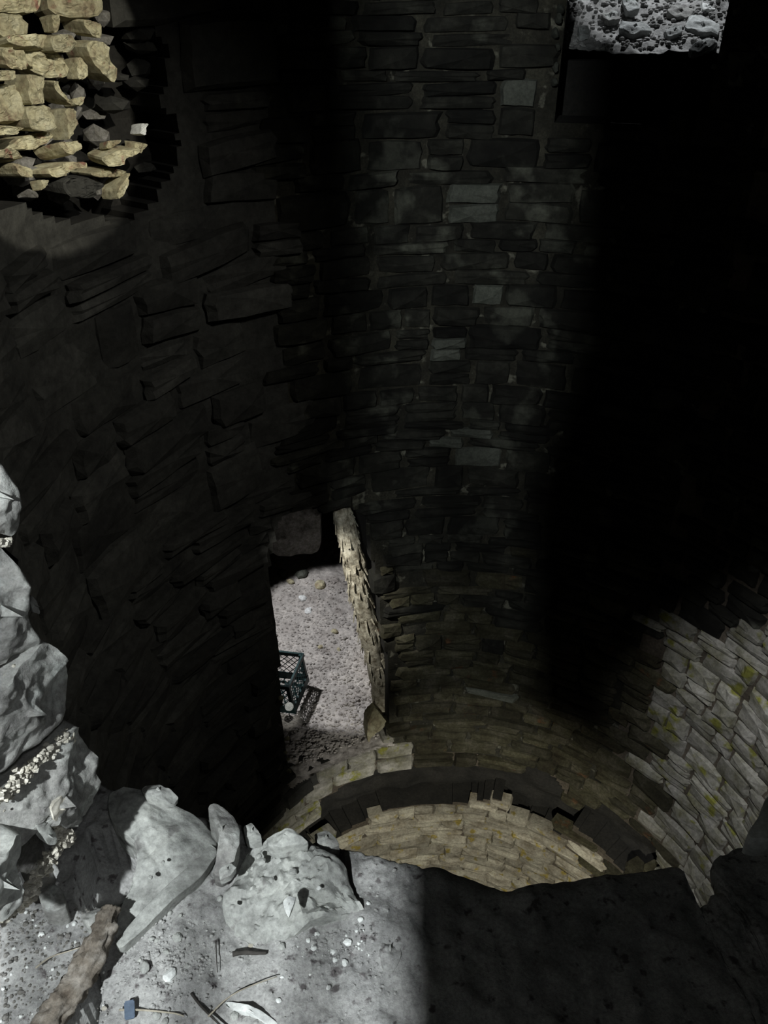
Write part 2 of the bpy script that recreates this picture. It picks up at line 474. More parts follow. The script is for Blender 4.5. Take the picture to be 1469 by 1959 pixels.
put_courses(LOW, R(-120), R(110), bl, .12, .34, m_low, wave=.02, prot=(.0, .03))

# ------------------------------------------------------------------ broken pale masonry top left
C1 = 3.6725
ruin = [
 [(335,-300),(700,-300),(700,0),(735,40),(735,115),(590,122),(420,107),(350,60)],
 [(-100,-120),(300,-120),(305,80),(180,92),(20,80),(-100,80)],
 [(-60,92),(180,100),(232,230),(120,236),(40,270),(-60,180)],
 [(60,238),(355,240),(350,335),(160,322),(60,275)],
 [(370,245),(520,238),(555,300),(500,372),(390,362),(362,300)],
 [(583,135),(722,165),(733,272),(640,258)],
 [(598,310),(700,278),(755,300),(835,500),(828,602),(700,490),(640,400)],
 [(543,400),(602,400),(633,520),(600,562),(543,556)],
 [(18,340),(150,330),(215,490),(80,484)],
 [(160,330),(380,348),(445,400),(505,490),(480,552),(330,545),(220,475)],
 [(-60,495),(120,490),(122,562),(-60,566)],
 [(-80,580),(150,598),(182,730),(170,840),(-80,860)],
 [(188,520),(330,540),(305,600),(345,722),(210,735)],
 [(190,740),(362,740),(405,860),(372,925),(220,905)],
 [(368,568),(432,570),(440,670),(525,752),(470,720)],
 [(480,758),(560,768),(545,900),(500,985),(478,880)],
 [(-60,875),(205,900),(130,942),(-60,960)],
 [(150,960),(380,918),(425,960),(240,1052),(60,1048)],
 [(-40,1060),(80,1040),(200,1100),(130,1110),(-40,1100)],
 [(405,1000),(560,988),(580,1042),(500,1095),(440,1042)],
 [(362,1200),(480,1138),(640,1138),(655,1182),(520,1180),(490,1235),(400,1252)],
 [(725,1115),(860,1052),(1005,1050),(1000,1085),(885,1110),(880,1155),(770,1175)],
 [(640,1225),(760,1178),(940,1208),(860,1245),(680,1245)],
 [(468,1260),(600,1238),(760,1300),(640,1400),(480,1380)],
 [(833,1330),(890,1240),(935,1205),(892,1350),(850,1402)],
 [(305,1260),(355,1268),(318,1335)],
 [(968,940),(1000,868),(1055,868),(1042,935),(1010,955)],
 [(755,990),(865,982),(800,1040),(752,1045)],
 [(950,1000),(1045,1012),(1010,1085),(945,1055)],
 [(100,1140),(230,1180),(240,1250),(150,1240)],
 [(360,100),(410,100),(425,225),(385,230)],
 [(520,690),(585,680),(580,740),(540,735)],
]
for i, pl in enumerate(ruin):
    off = -rs.uniform(.0, .07)
    pts = [wall_hit(x/C1, y/C1, off) for x, y in pl]
    c = sum(pts, Vector())/len(pts)
    n = Vector((CX-c.x, CY-c.y, 0)).normalized()+Vector((rs.uniform(-.15, .15), rs.uniform(-.15, .15), rs.uniform(-.1, .3)))
    n.normalize()
    sz = max((p-c).length for p in pts)
    mm = M['white'] if i == 26 else (M['sootleft'] if i in (23,) else M['yellow'])
    outline_rock('stone', [plane_hit(x/C1, y/C1, c, n) for x, y in pl], n, mm, thick=.10 if sz > .05 else .05, bulge=sz*.04, rough=.011, N_=26,
                 parent=LEFT, edge=.03, seed=i+1, nscale=26, jag=.10, smooth=False, facet=.35)
# cavity fill behind the broken stones
J = Joined(); Jd = Joined()
for k in range(70):
    px, py = rs.uniform(-60, 290), rs.uniform(-20, 380)
    p = wall_hit(px, py, rs.uniform(.05, .14))
    a, z = math.atan2(p.x-CX, p.y-CY), p.z
    if not inpoly(a, z, RUIN): continue
    (J if px < 200 else Jd).add(*lump_data(p, (rs.uniform(.03, .07), rs.uniform(.03, .07), rs.uniform(.015, .04)), k, 1))
tag(link('rubble_core', J.v, J.f, M['dirt'], LEFT), kind='stuff')
tag(link('rubble_core', Jd.v, Jd.f, M['sootleft'], LEFT), kind='stuff')

# ------------------------------------------------------------------ ceiling, gate bars, and unseen boards added behind the viewer to shape the shadows
def prism(poly, th, m, name, y):
    n_ = len(poly); v = [Vector((x, y, z)) for x, z in poly]+[Vector((x, y-th, z)) for x, z in poly]
    f = [tuple(range(n_)), tuple(range(2*n_-1, n_-1, -1))]+[(i, i+n_, (i+1) % n_+n_, (i+1) % n_) for i in range(n_)]
    return link(name, v, f, m)
YM = -.40
def to_mask(p):
    t = (YM-KEY.y)/(p.y-KEY.y); q = KEY+(p-KEY)*t; return (q.x, q.z)
def ledge_pt(px, py, z=-1.0): d = ray(px, py); return d*(z/d.z)
ra = [to_mask(wall_hit(*p)) for p in [(262,-10),(300,260),(380,370),(450,440),(545,500),(550,650),(620,790),(692,880),(692,600),(692,300),(690,-10)]]
ra = ra+[(ra[-1][0], 1.15), (ra[0][0], 1.15)]
E1 = prism(ra, .05, M['dark'], 'shadow_board', YM)
rb = [to_mask(wall_hit(*p)) for p in [(1085,-10),(1085,500),(1075,700),(1000,950)]]
rb += [to_mask(ledge_pt(*p)) for p in [(752,1650),(758,1800),(775,1959),(800,2300)]]
rb += [to_mask(ledge_pt(1700, 2300)), to_mask(ledge_pt(1700,1700)), (to_mask(ledge_pt(1700,1700))[0], 1.15), (rb[0][0], 1.15)]
E2 = prism(rb, .05, M['dark'], 'shadow_board', YM); 
for e in (E1, E2): tag(e, kind='structure')
def bar(S1, S2, w_):
    a, b = to_mask(S1), to_mask(S2)
    dx = (a[0]-b[0])/(a[1]-b[1])
    top, bot = .62, -.45
    xa = lambda z: b[0]+dx*(z-b[1])
    v, f = tube([Vector((xa(z), YM+.02, z)) for z in (bot, 0, .3, top)], [w_]*4, 10)
    o = link('gate_bar', v, f, M['darktwig'], E1); return o
bar(ledge_pt(388,1700), ledge_pt(372,1900), .0062)
bar(ledge_pt(645,1670), ledge_pt(600,1959), .0062)
bar(ledge_pt(60,1800), ledge_pt(45,1950), .005)
v = [wall_pt(2*math.pi*i/40, ZTOP, .6) for i in range(40)]
v2 = [p+Vector((0, 0, .15)) for p in v]
cl = link('ceiling', v+v2, [tuple(range(40))[::-1], tuple(range(40, 80))]+[(i, (i+1) % 40, (i+1) % 40+40, i+40) for i in range(40)], M['dark'])
tag(cl, kind='structure')
v = [wall_pt(2*math.pi*i/40, ZBOT, .1) for i in range(40)]
v2 = [p-Vector((0, 0, .15)) for p in v]
fl = link('floor', v+v2, [tuple(range(40)), tuple(range(79, 39, -1))]+[(i, i+40, (i+1) % 40+40, (i+1) % 40) for i in range(40)], M['dirt'])
tag(fl, kind='structure')

# ------------------------------------------------------------------ ledge under the viewer (near rim of the shaft)
rim_px = [(-500,1380),(-250,1420),(0,1450),(140,1480),(205,1500),(280,1515),(340,1545),(400,1560),(455,1575),(480,1600),(515,1606),(560,1600),(600,1602),
          (640,1606),(700,1622),(735,1632),(770,1641),(815,1650),(850,1656),(900,1672),(960,1691),(1000,1688),(1060,1680),(1110,1678),(1160,1668),(1210,1662),(1255,1655),(1288,1649),(1300,1652),
          (1308,1672),(1318,1702),(1330,1718),(1342,1726),(1356,1722),(1360,1708),(1372,1702),(1380,1700),(1378,1680),(1368,1655),(1366,1642),(1382,1625),(1410,1612),(1440,1606),(1500,1604),(1560,1590),(1700,1550),(1900,1500)]
rim = [ledge_pt(*p) for p in rim_px]
NC, NR = 460, 150
per = [0]
for i in range(len(rim)-1): per.append(per[-1]+max(.3*math.dist(rim_px[i], rim_px[i+1]), sum(math.dist(rim_px[i], rim_px[i+1]) for _ in (0,) if -30 < rim_px[i][0] < 800 or 1270 < rim_px[i][0] < 1400)))
cols = []
k = 0
for i in range(NC+1):
    s = per[-1]*i/NC
    while k < len(rim)-2 and per[k+1] < s: k += 1
    t = min(1, (s-per[k])/(per[k+1]-per[k])); p = rim[k].lerp(rim[k+1], t)
    j = Vector((noise.noise(Vector((s*.05, 0, 0))), noise.noise(Vector((s*.05, 9, 0))), 0))*.004
    cols.append(p+j)
bumps = [(465,1590,22,.01),(600,1628,22,-.03),(645,1642,20,-.03),(700,1760,45,.012),(760,1790,50,.01)]
PITS = [[(170,1588),(205,1588),(232,1600),(262,1640),(262,1670),(240,1720),(222,1745),(212,1770),(205,1752),(190,1732),(150,1735),(140,1700),(150,1640)],
        [(200,1795),(193,1840),(190,1890),(187,1985),(122,1985),(148,1915),(174,1862)],  # trench shaped to stand in for the stick's shadow
        [(42,1640),(62,1600),(90,1612),(108,1650),(98,1690),(76,1722),(55,1712),(40,1680)]]
def ledge_h(p):
    px, py, d = proj(p)
    h = .012*noise.fractal(Vector((p.x*9, p.y*9, 2)), 1, 2, 3)+.0045*noise.fractal(Vector((p.x*45, p.y*45, 7)), .7, 2.2, 4)
    for bx, by, br, bz in bumps:
        e = ((px-bx)**2+(py-by)**2)/br**2
        if e < 4: h += bz*math.exp(-e*1.2)
    wx = 5*noise.noise(Vector((px*.06, py*.06, 1)))
    for k, pl in enumerate(PITS):
        if inpoly(px+wx, py+wx, pl): h -= .30 if k != 1 else .16
    return h
v = []; f = []
for i, p in enumerate(cols):
    b = Vector((p.x*1.3, -.25, -1.0))
    for j in range(NR+1):
        t = (j/NR)**1.15
        q = p.lerp(b, t)
        e = min(1, t/.03)
        q.z = -1.0+ledge_h(q)-.012*(1-e)**2
        v.append(q)
    for dz, o in ((-.03, 0), (-.07, .06), (-.25, .22), (-1.4, .30)):
        u_ = p.lerp(b, o); v.append(Vector((u_.x, u_.y, -1+dz)))
W = NR+5
order = [NR+4, NR+3, NR+2, NR+1]+list(range(NR+1))
for i in range(NC):
    for a, b in zip(order[:-1], order[1:]):
        f.append((i*W+a, (i+1)*W+a, (i+1)*W+b, i*W+b))
ledge = link('stone_ledge', v, f, M['ledge'], smooth=True)
tag(ledge, kind='structure')

# jamb at the left of the opening: big stones stacked
JN = Vector((.89, -.45, 0)); JP = Vector((-.35, .62, -.8))
JA = link('wall_front', [Vector((-.48, .70, z)) if k == 0 else (Vector((-.80, -.25, z)) if k == 1 else (Vector((-1.6, -.1, z)) if k == 2 else Vector((-1.3, .9, z)))) for z in (-1.6, 1.0) for k in range(4)],
          [(0,1,5,4),(1,2,6,5),(2,3,7,6),(3,0,4,7),(4,5,6,7),(3,2,1,0)], M['dirt'])
tag(JA, kind='structure')
jamb = [
 ([(-120,780),(-20,860),(8,885),(22,905),(32,945),(42,985),(40,1012),(25,1030),(5,1022),(-120,1000)], .0, 'jamb'),
 ([(-140,1020),(0,1040),(15,1050),(30,1078),(45,1108),(48,1135),(52,1178),(66,1205),(78,1238),(40,1262),(0,1290),(-140,1370)], .012, 'jamb'),
 ([(58,1148),(66,1141),(74,1150),(78,1176),(66,1172)], -.02, 'jamb'),
 ([(80,1240),(96,1232),(112,1240),(132,1268),(146,1300),(144,1335),(134,1365),(122,1388),(80,1420),(30,1468),(0,1500),(-160,1600),(-160,1400),(0,1318),(50,1268)], .02, 'jamb'),
 ([(132,1392),(146,1386),(162,1398),(172,1420),(184,1438),(198,1455),(196,1468),(186,1475),(196,1500),(203,1530),(206,1552),(196,1568),(175,1578),(150,1585),(128,1588),(100,1570),(60,1590),(20,1640),(-30,1680),(-160,1760),(-160,1640),(0,1545),(60,1480)], .01, 'jamb'),
 ([(-120,1640),(0,1640),(40,1600),(55,1598),(42,1640),(40,1680),(58,1712),(50,1742),(10,1770),(-120,1830)], .03, 'slab'),
 ([(72,1582),(95,1575),(112,1600),(112,1618),(98,1620),(84,1602)], .02, 'slab'),
 ([(100,1545),(118,1528),(130,1520),(136,1545),(122,1565),(104,1572)], .02, 'crumb'),
]
for i, (pl, off, mk) in enumerate(jamb):
    n = (JN+Vector((rs.uniform(-.05, .05), -.1, .15))).normalized() if i not in (5, 6) else Vector((.5, -.5, .7)).normalized()
    c0 = JP+JN*off
    pts = [plane_hit(x, y, c0, JN) for x, y in pl]
    big = len(pl) > 7
    outline_rock('stone', pts, JN, M[mk], thick=.16 if big else .015, bulge=.022 if big else .006, rough=.009 if big else .004, N_=96 if big else 30, parent=JA, edge=.03, seed=i+20, nscale=13, jag=.04, facet=.5)
# crumbly mortar in the joints
J = Joined()
for (x0, y0, x1, y1, w_) in ((-10,1535,135,1400,13), (-10,1318,80,1248,9), (60,1700,125,1600,12), (0,1760,70,1700,14), (100,1570,140,1610,12), (-5,1040,20,1035,6)):
    L_ = math.hypot(x1-x0, y1-y0)
    for k in range(int(L_*1.7)):
        t = rs.random(); sx = rs.gauss(0, w_*.45)
        px, py = x0+(x1-x0)*t+sx*(y1-y0)/L_, y0+(y1-y0)*t-sx*(x1-x0)/L_
        p = plane_hit(px, py, JP+JN*rs.uniform(-.004, .012), JN)
        s = rs.uniform(.0015, .0048)
        J.add(*lump_data(p, (s, s*rs.uniform(.7, 1.2), s*rs.uniform(.6, 1)), k, 1))
tag(link('joint_mortar', J.v, J.f, M['crumb'], JA), kind='stuff')

# ------------------------------------------------------------------ slabs and rocks lying on the ledge
def slab(name, px, z, m, th, bulge, rough, label, cat='rock', tilt=(0, 0), N_=90, seed=1, edge=.04, jag=.04, ns=14):
    n = Vector((tilt[0], tilt[1], 1)).normalized()
    c0 = ledge_pt(sum(p[0] for p in px)/len(px), sum(p[1] for p in px)/len(px), z)
    pts = [plane_hit(x, y, c0, n) for x, y in px]
    o = outline_rock(name, pts, n, M[m], thick=th, bulge=bulge, rough=rough, N_=N_, seed=seed, edge=edge, jag=jag, nscale=ns)
    tag(o, label, cat); return o
slab('rock_slab', [(205,1500),(240,1496),(275,1502),(330,1528),(372,1546),(392,1562),(412,1590),(415,1625),(385,1668),(335,1715),(280,1765),(228,1812),(214,1790),(224,1745),(246,1700),(264,1650),(258,1610),(225,1585),(205,1550)],
     -.968, 'slab', .07, .006, .007, 'large flat pale grey rock slab with a long slanting right edge, on the lit ledge', tilt=(.10, -.16), seed=31)
sb = D.objects['rock_slab']
c0 = ledge_pt(320, 1712, -.972)
o = outline_rock('broken_edge', [plane_hit(x, y, c0, Vector((.10, -.12, 1)).normalized()) for x, y in [(404,1602),(417,1622),(392,1668),(330,1724),(270,1780),(228,1818),(218,1800),(245,1768),(300,1712),(355,1660),(392,1612)]], Vector((.10,-.12,1)), M['white'], thick=.03, bulge=.003, rough=.003, N_=70, parent=sb, seed=91, facet=.6)
o.data.materials[0] = M['slab']
slab('rock', [(268,1502),(280,1494),(300,1496),(325,1505),(340,1518),(330,1530),(305,1528),(278,1518)], -.935, 'slab', .02, .006, .005,
     'small cracked white rock on the back edge of the big flat slab', seed=33, N_=40)
slab('rock', [(398,1538),(412,1531),(428,1536),(446,1552),(458,1580),(458,1612),(446,1645),(425,1665),(408,1660),(414,1630),(420,1600),(412,1572),(400,1560)], -.93, 'jamb', .05, .014, .004,
     'long rounded purple-grey finger-shaped rock between the two big slabs', seed=35, tilt=(.1, -.1))
slab('rock_slab', [(470,1616),(505,1598),(520,1592),(560,1586),(580,1590),(612,1622),(650,1642),(664,1650),(667,1682),(684,1712),(706,1742),(660,1748),(600,1756),(560,1780),(530,1792),(490,1794),(445,1780),(425,1740),(428,1700),(446,1660)],
     -.975, 'slab', .06, .006, .012, 'broad pale rock slab with a white flake on it, at the ledge rim', tilt=(-.02, -.12), seed=37, ns=22)
slab('rock', [(508,1596),(520,1590),(556,1586),(572,1594),(590,1604),(560,1612),(530,1618),(512,1612)], -.94, 'slab', .03, .006, .005, 'thin pale rock chip standing on the rim of the broad slab', seed=39, N_=40)
slab('rock', [(600,1590),(622,1583),(640,1600),(650,1615),(630,1625),(608,1612)], -.985, 'jamb', .03, .008, .004, 'dim grey rock at the rim where lit stone meets shadow', seed=40, N_=36)
slab('rock', [(465,1580),(480,1568),(492,1584),(500,1596),(482,1600),(468,1596)], -.955, 'slab', .03, .006, .006, 'small pale angular rock on the rim just right of the finger-shaped rock', seed=41, N_=30)
slab('rock', [(418,1662),(440,1648),(452,1655),(440,1672),(420,1680)], -.93, 'slab', .015, .006, .003, 'small oval pale stone at the foot of the finger-shaped rock', seed=42, N_=30)
slab('rock', [(540,1722),(552,1712),(566,1716),(560,1735),(552,1755),(545,1742)], -.925, 'white', .006, .003, .001, 'bright white flake of lime on the broad slab', 'flake', seed=43, N_=30, tilt=(-.02, -.12))
slab('rock', [(150,1745),(185,1732),(208,1738),(212,1755),(196,1775),(165,1770)], -.975, 'jamb', .04, .008, .004, 'dull grey rock at the upper end of the weathered stick', seed=44, N_=40)
slab('rock', [(70,1700),(98,1685),(118,1700),(126,1730),(108,1742),(80,1735)], -.96, 'jamb', .04, .01, .004, 'rounded grey rock below the dark hole at the left', seed=45, N_=40)
slab('rock', [(1478,1512),(1462,1530),(1455,1558),(1440,1576),(1430,1592),(1436,1604),(1500,1606),(1560,1500)], -.965, 'white', .05, .004, .006, 'bright white rock at the right edge of the photo', seed=46, N_=40)
slab('rock', [(722,1800),(742,1778),(764,1788),(768,1826),(752,1852),(732,1846)], -.99, 'ledge', .02, .010, .006, 'rounded dull grey rock at the boundary of light and shadow', seed=47, N_=40)
slab('root', [(428,1912),(450,1914),(500,1932),(545,1962),(520,1964),(480,1940),(432,1922)], -.996, 'white', .01, .003, .001, 'white flat strip of lime crossing the bottom of the ledge', 'strip', seed=48, N_=40).name = 'lime_strip'
# pebbles
peb = [(340,1795,9,'slab'),(290,1797,6,'slab'),(246,1815,7,'slab'),(278,1852,11,'slab'),(325,1868,13,'white'),(268,1838,5,'slab'),(357,1850,5,'slab'),(318,1822,6,'slab'),(300,1800,5,'slab'),
       (325,1748,5,'slab'),(345,1752,4,'slab'),(288,1680,5,'slab'),(312,1650,4,'slab'),(540,1870,4,'white'),(628,1890,5,'white'),(660,1843,7,'white'),(665,1805,8,'white'),(533,1915,5,'white'),(495,1938,5,'slab'),
       (448,1945,8,'slab'),(300,1945,7,'slab'),(316,1955,6,'slab'),(200,1930,5,'crumb'),(480,1810,5,'crumb'),(540,1812,7,'slab'),(420,1720,6,'slab'),(445,1735,5,'slab'),(600,1815,6,'white'),(590,1800,5,'white'),
       (142,1768,6,'white'),(130,1772,4,'white'),(610,1700,5,'white'),(520,1685,6,'slab'),(560,1670,8,'slab'),(500,1650,9,'slab'),(495,1640,7,'slab'),(705,1730,6,'white'),(690,1760,6,'white')]
for i, (px, py, r_, mk) in enumerate(peb):
    p = ledge_pt(px, py, -1.0)
    on2 = 425 < px < 680 and 1600 < py < 1780
    on1 = 210 < px < 400 and py < 1760 and (px-214) < (1812-py)*1.3
    z = -1.0+ledge_h(p)
    if on2: z = -.962
    if on1: z = -.955
    s = r_*.00068
    p = ledge_pt(px, py, z)
    o = lump('pebble', p+Vector((0, 0, s*.35)), (s, s*rs.uniform(.7, 1.1), s*.6), M[mk], i, sub=2, rot=rs.uniform(0, 3), smooth=False)
    big_ = {0: 'flat pale pebble just right of the slanting edge of the big slab', 3: 'oval pale pebble between the big slab and the largest white pebble, on the ledge',
            4: 'largest pebble on the lit ledge, bright white and chunky', 25: 'white pebble at the left of the weathered stick', 17: 'tiny bright white pebble just above the lime strip',
            15: 'white pebble nearest the rounded dull grey rock', 21: 'pale pebble at the bottom edge, right of the blue-grey chip'}
    if i in big_: tag(o, big_[i], 'pebble')
    else: tag(o, 'small pale pebble lying on the dusty lit ledge', 'pebble', 'pebbles on the lit ledge')
# grit
J = Joined(); J2 = Joined(); J3 = Joined()
def rim_y(px):
    for a, b in zip(rim_px[:-1], rim_px[1:]):
        if a[0] <= px <= b[0]: return a[1]+(b[1]-a[1])*(px-a[0])/max(1, b[0]-a[0])
    return 9999
for k in range(1900):
    px, py = rs.uniform(-20, 760), rs.uniform(1600, 1975)
    if k % 3 == 0: px, py = rs.uniform(-20, 200), rs.uniform(1740, 1970)
    elif k % 3 == 1: px, py = rs.gauss(320, 60), rs.gauss(1840, 40)
    if k % 7 == 0: px, py = rs.gauss(640, 40), rs.gauss(1800, 40)
    p = ledge_pt(px, py)
    on2 = 425 < px < 680 and 1600 < py < 1780
    on1 = 200 < px < 420 and py < 1812-(px-214)*.95
    if on1 or p.y < .3 or py < rim_y(px)+12: continue
    z = -1.0+ledge_h(p)
    if on2: continue
    s = rs.uniform(.0008, .0028)*(1 if rs.random() > .06 else 1.7)
    (J3 if px < 190 and k % 12 else J if k % 9 else J2).add(*lump_data(ledge_pt(px, py, z), (s, s, s*.8), k, 1))
tag(link('grit', J.v, J.f, M['ledge'], ledge), kind='stuff')
tag(link('grit', J3.v, J3.f, M['dirt'], ledge), kind='stuff')
tag(link('grit', J2.v, J2.f, M['white'], ledge), kind='stuff')

# weathered stick, twigs, chip
def on_ledge(px, py, up=.0): return ledge_pt(px, py, -1.0+up)
path = smooth_path([on_ledge(212,1738,.045), on_ledge(198,1780,.045), on_ledge(178,1828,.04), on_ledge(152,1874,.035), on_ledge(122,1915,.03), on_ledge(85,1970,.03), on_ledge(60,2020,.03)], 8)
v, f = tube(path, [.010+.006*min(1, i/14)+.0025*noise.noise(Vector((i*.5, 0, 0))) for i in range(len(path))], 36, wob=.45)
m_ = len(path)
for i in range(m_):
    for k in range(36):
        q = v[i*36+k]; r_ = (q-path[i])
        v[i*36+k] = path[i]+r_*(1+.28*noise.noise(Vector((k*.9, i*.09, 4)))+.10*noise.noise(Vector((k*2.3, i*.3, 9))))
tag(link('weathered_stick', v, f, M['wood'], smooth=True), 'thick weathered stick of splintered grey-brown wood lying across the bottom left ledge', 'stick')
def twig(px, rads, m, label, up=.006):
    path = smooth_path([on_ledge(x, y, up) for x, y in px], 5)
    n_ = len(path); v, f = tube(path, [rads*(1-.5*i/n_) for i in range(n_)], 7)
    tag(link('twig', v, f, M[m], smooth=True), label, 'twig')
twig([(68,1852),(95,1832),(130,1820),(168,1808)], .0011, 'twig', 'thin pale twig curving out to the left of the weathered stick', .012)
twig([(398,1945),(432,1912),(470,1890),(530,1868)], .0011, 'twig', 'thin pale curved stem near the bottom, above the lime strip', .01)
twig([(366,1900),(385,1925),(420,1960),(440,1985)], .0018, 'darktwig', 'thin dark twig at the bottom crossing the pale stem', .008)
twig([(228,1932),(270,1932),(330,1938),(352,1944)], .0014, 'twig', 'pale twig lying beside the blue-grey chip', .006)
twig([(445,1825),(465,1822),(490,1823),(510,1823)], .0034, 'darktwig', 'short black stick lying alone on the bright middle of the ledge', .004)
twig([(413,1800),(414,1830),(416,1860)], .0008, 'darktwig', 'hair-thin dark upright stem left of the short black stick', .006)
c = on_ledge(248, 1932, .008)
bm = bmesh.new(); bmesh.ops.create_cube(bm, size=1); bmesh.ops.bevel(bm, geom=bm.edges[:], offset=.08, segments=2, affect='EDGES')
mm = Matrix.Translation(c) @ Matrix.Rotation(.25, 4, 'Z') @ Matrix.Rotation(.3, 4, 'X') @ Matrix.Diagonal((.0115, .019, .004, 1))
tag(link('plastic_chip', [mm @ q.co for q in bm.verts], [tuple(x.index for x in q.verts) for q in bm.faces], M['chip'], origin=c), 'small blue-grey flat chip lying at the bottom of the ledge', 'chip')
bm.free()

# ------------------------------------------------------------------ passage beyond the lower doorway
base = wall_hit(630, 1462); ZF = base.z+.01
def gp(px, py, z=None):
    d = ray(px, py); return d*((ZF if z is None else z)/d.z)
far = gp(600, 1112)
def gh(x, y): return .045*noise.fractal(Vector((x*2.2, y*2.2, 4)), 1, 2, 4)*min(1, max(.2, (y-3.7)))+.012*noise.fractal(Vector((x*16, y*16, 8)), .8, 2, 3)
DA0, DA1 = min(p[0] for p in DOOR)-.02, max(p[0] for p in DOOR)+.02
def in_lining(v):
    r = math.hypot(v.x-CX, v.y-CY)-rad(ZF); a = math.atan2(v.x-CX, v.y-CY)
    return r < -.03 or (r < .30 and not DA0 < a < DA1)
X0, X1, Y0, Y1 = -1.7, .75, base.y-.35, far.y+.9
NX, NY = 230, 260
v = []; f = []
for i in range(NX+1):
    for j in range(NY+1):
        x = X0+(X1-X0)*i/NX; y = Y0+(Y1-Y0)*j/NY
        inside = math.hypot(x-CX, y-CY) < rad(ZF)+.03
        v.append(Vector((x, y, ZF+gh(x, y))))
for i in range(NX):
    for j in range(NY):
        q = (i*(NY+1)+j, (i+1)*(NY+1)+j, (i+1)*(NY+1)+j+1, i*(NY+1)+j+1)
        if any(in_lining(v[k]) for k in q): continue
        f.append(q)
gf = link('gravel_ground', v, f, M['gravel'], smooth=True); tag(gf, kind='structure')
J = Joined()
for k in range(3600):
    px, py = rs.uniform(505, 745), 1105+355*rs.random()**.9
    p = gp(px, py)
    if math.hypot(p.x-CX, p.y-CY) < rad(ZF)+.06: continue
    s = rs.uniform(.005, .013)*(1 if rs.random() > .08 else 1.8)
    J.add(*lump_data(Vector((p.x, p.y, ZF+gh(p.x, p.y)+s*.2)), (s, s*rs.uniform(.6, 1), s*.7), k, 1))
tag(link('gravel', J.v, J.f, M['gravel'], gf), kind='stuff')
for i, (px, py, r_, mk, lab) in enumerate([
     (579,1147,9,'white','white flat stone, the higher of two on the lit gravel through the doorway'), (590,1168,9,'white','white broken stone just below another white stone on the lit gravel'),
     (612,1122,13,'yellow','large angular stone at the far edge of the lit gravel'), (556,1118,8,'yellow','small stone at the far left edge of the lit gravel'),
     (578,1106,14,'pale','dim rounded stone on the dark line behind the lit gravel, right one'), (541,1100,14,'pale','dim rounded stone on the dark line behind the lit gravel, left one'),
     (640,1211,7,'yellow','knobbly stone in the middle of the lit gravel'),(612,1236,6,'yellow','stone low in the lit gravel above the crate corner'),(648,1243,5,'yellow','small stone low right in the lit gravel near the trunk')]):
    p = gp(px, py); s = r_/F*proj(p)[2]
    o = lump('stone', Vector((p.x, p.y, ZF+gh(p.x, p.y)+s*.3)), (s, s*.8, s*.6), M[mk], i+60, sub=2, rot=i)
    o.name = 'loose_stone'; tag(o, lab, 'stone')
# walls of the passage
yb = far.y+.06
def block(name, px, y, m, th=.3, seed=0, parent=None, bulge=.02):
    n = Vector((0, -1, 0)); pts = [plane_hit(x, yy, Vector((0, y, 0)), n) for x, yy in px]
    return outline_rock(name, pts, n, M[m], thick=th, bulge=bulge, rough=.02, N_=40, seed=seed, edge=.05, nscale=6, parent=parent)
xl, xr = -1.75, .8
def boxm(name, x0, x1, y0, y1, z0, z1, m, parent=None):
    v = [Vector((x, y, z)) for x in (x0, x1) for y in (y0, y1) for z in (z0, z1)]
    f = [(0,1,3,2),(4,6,7,5),(0,4,5,1),(2,3,7,6),(0,2,6,4),(1,5,7,3)]
    return link(name, v, f, m, parent)
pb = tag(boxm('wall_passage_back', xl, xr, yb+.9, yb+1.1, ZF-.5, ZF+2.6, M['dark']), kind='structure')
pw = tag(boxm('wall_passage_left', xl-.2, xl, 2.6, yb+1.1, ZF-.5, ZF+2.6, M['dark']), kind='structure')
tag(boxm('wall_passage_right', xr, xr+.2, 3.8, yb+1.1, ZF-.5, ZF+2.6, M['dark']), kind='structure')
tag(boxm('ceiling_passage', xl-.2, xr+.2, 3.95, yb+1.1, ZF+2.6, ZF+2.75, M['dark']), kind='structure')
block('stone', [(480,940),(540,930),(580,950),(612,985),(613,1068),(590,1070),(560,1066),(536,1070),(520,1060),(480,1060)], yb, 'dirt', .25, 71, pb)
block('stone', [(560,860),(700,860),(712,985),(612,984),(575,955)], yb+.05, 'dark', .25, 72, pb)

# tree-trunk post leaning in the doorway
pts2 = [(648,955),(660,1000),(674,1060),(688,1130),(706,1210),(722,1290),(729,1350),(728,1400)]
n_d = (wall_hit(700, 1200)-Vector((CX, CY, 0))); n_d.z = 0; n_d.normalize()
pl0 = wall_hit(724, 1395, .20)
path = smooth_path([plane_hit(x, y, pl0+n_d*.0, n_d) for x, y in pts2], 7)
rd = [ .042+.018*min(1, i/12)-(.016*max(0, (i-30)/20) if i > 30 else 0)+.004*noise.noise(Vector((i*.7, 2, 0))) for i in range(len(path))]
v, f = tube(path, rd, 28, wob=.35, seed=3)
trunk = link('trunk_post', v, f, M['bark'], smooth=True)
tag(trunk, 'weathered pale tree trunk with ragged bark leaning in the lower doorway', 'post')
J = Joined()
for k in range(260):
    i = rs.randrange(2, len(path)-3); a = rs.uniform(0, 2*math.pi); p = path[i]; t = (path[i+1]-path[i]).normalized()
    x = Vector((0, 1, 0)).cross(t).normalized(); y = t.cross(x); o = x*math.cos(a)+y*math.sin(a)
    b0 = p+o*rd[i]*.95; L_ = rs.uniform(.03, .09); wv = t.cross(o)*rs.uniform(.004, .012)
    lift = o*rs.uniform(.004, .022)
    vv = [b0-wv, b0+wv, b0+t*L_+wv*.5+lift, b0+t*L_-wv*.5+lift]; vv += [q+o*.004 for q in vv]
    J.add(vv, [(0,1,2,3),(7,6,5,4),(0,4,5,1),(1,5,6,2),(2,6,7,3),(3,7,4,0)])
tag(link('bark_flakes', J.v, J.f, M['bark'], trunk), kind='stuff')
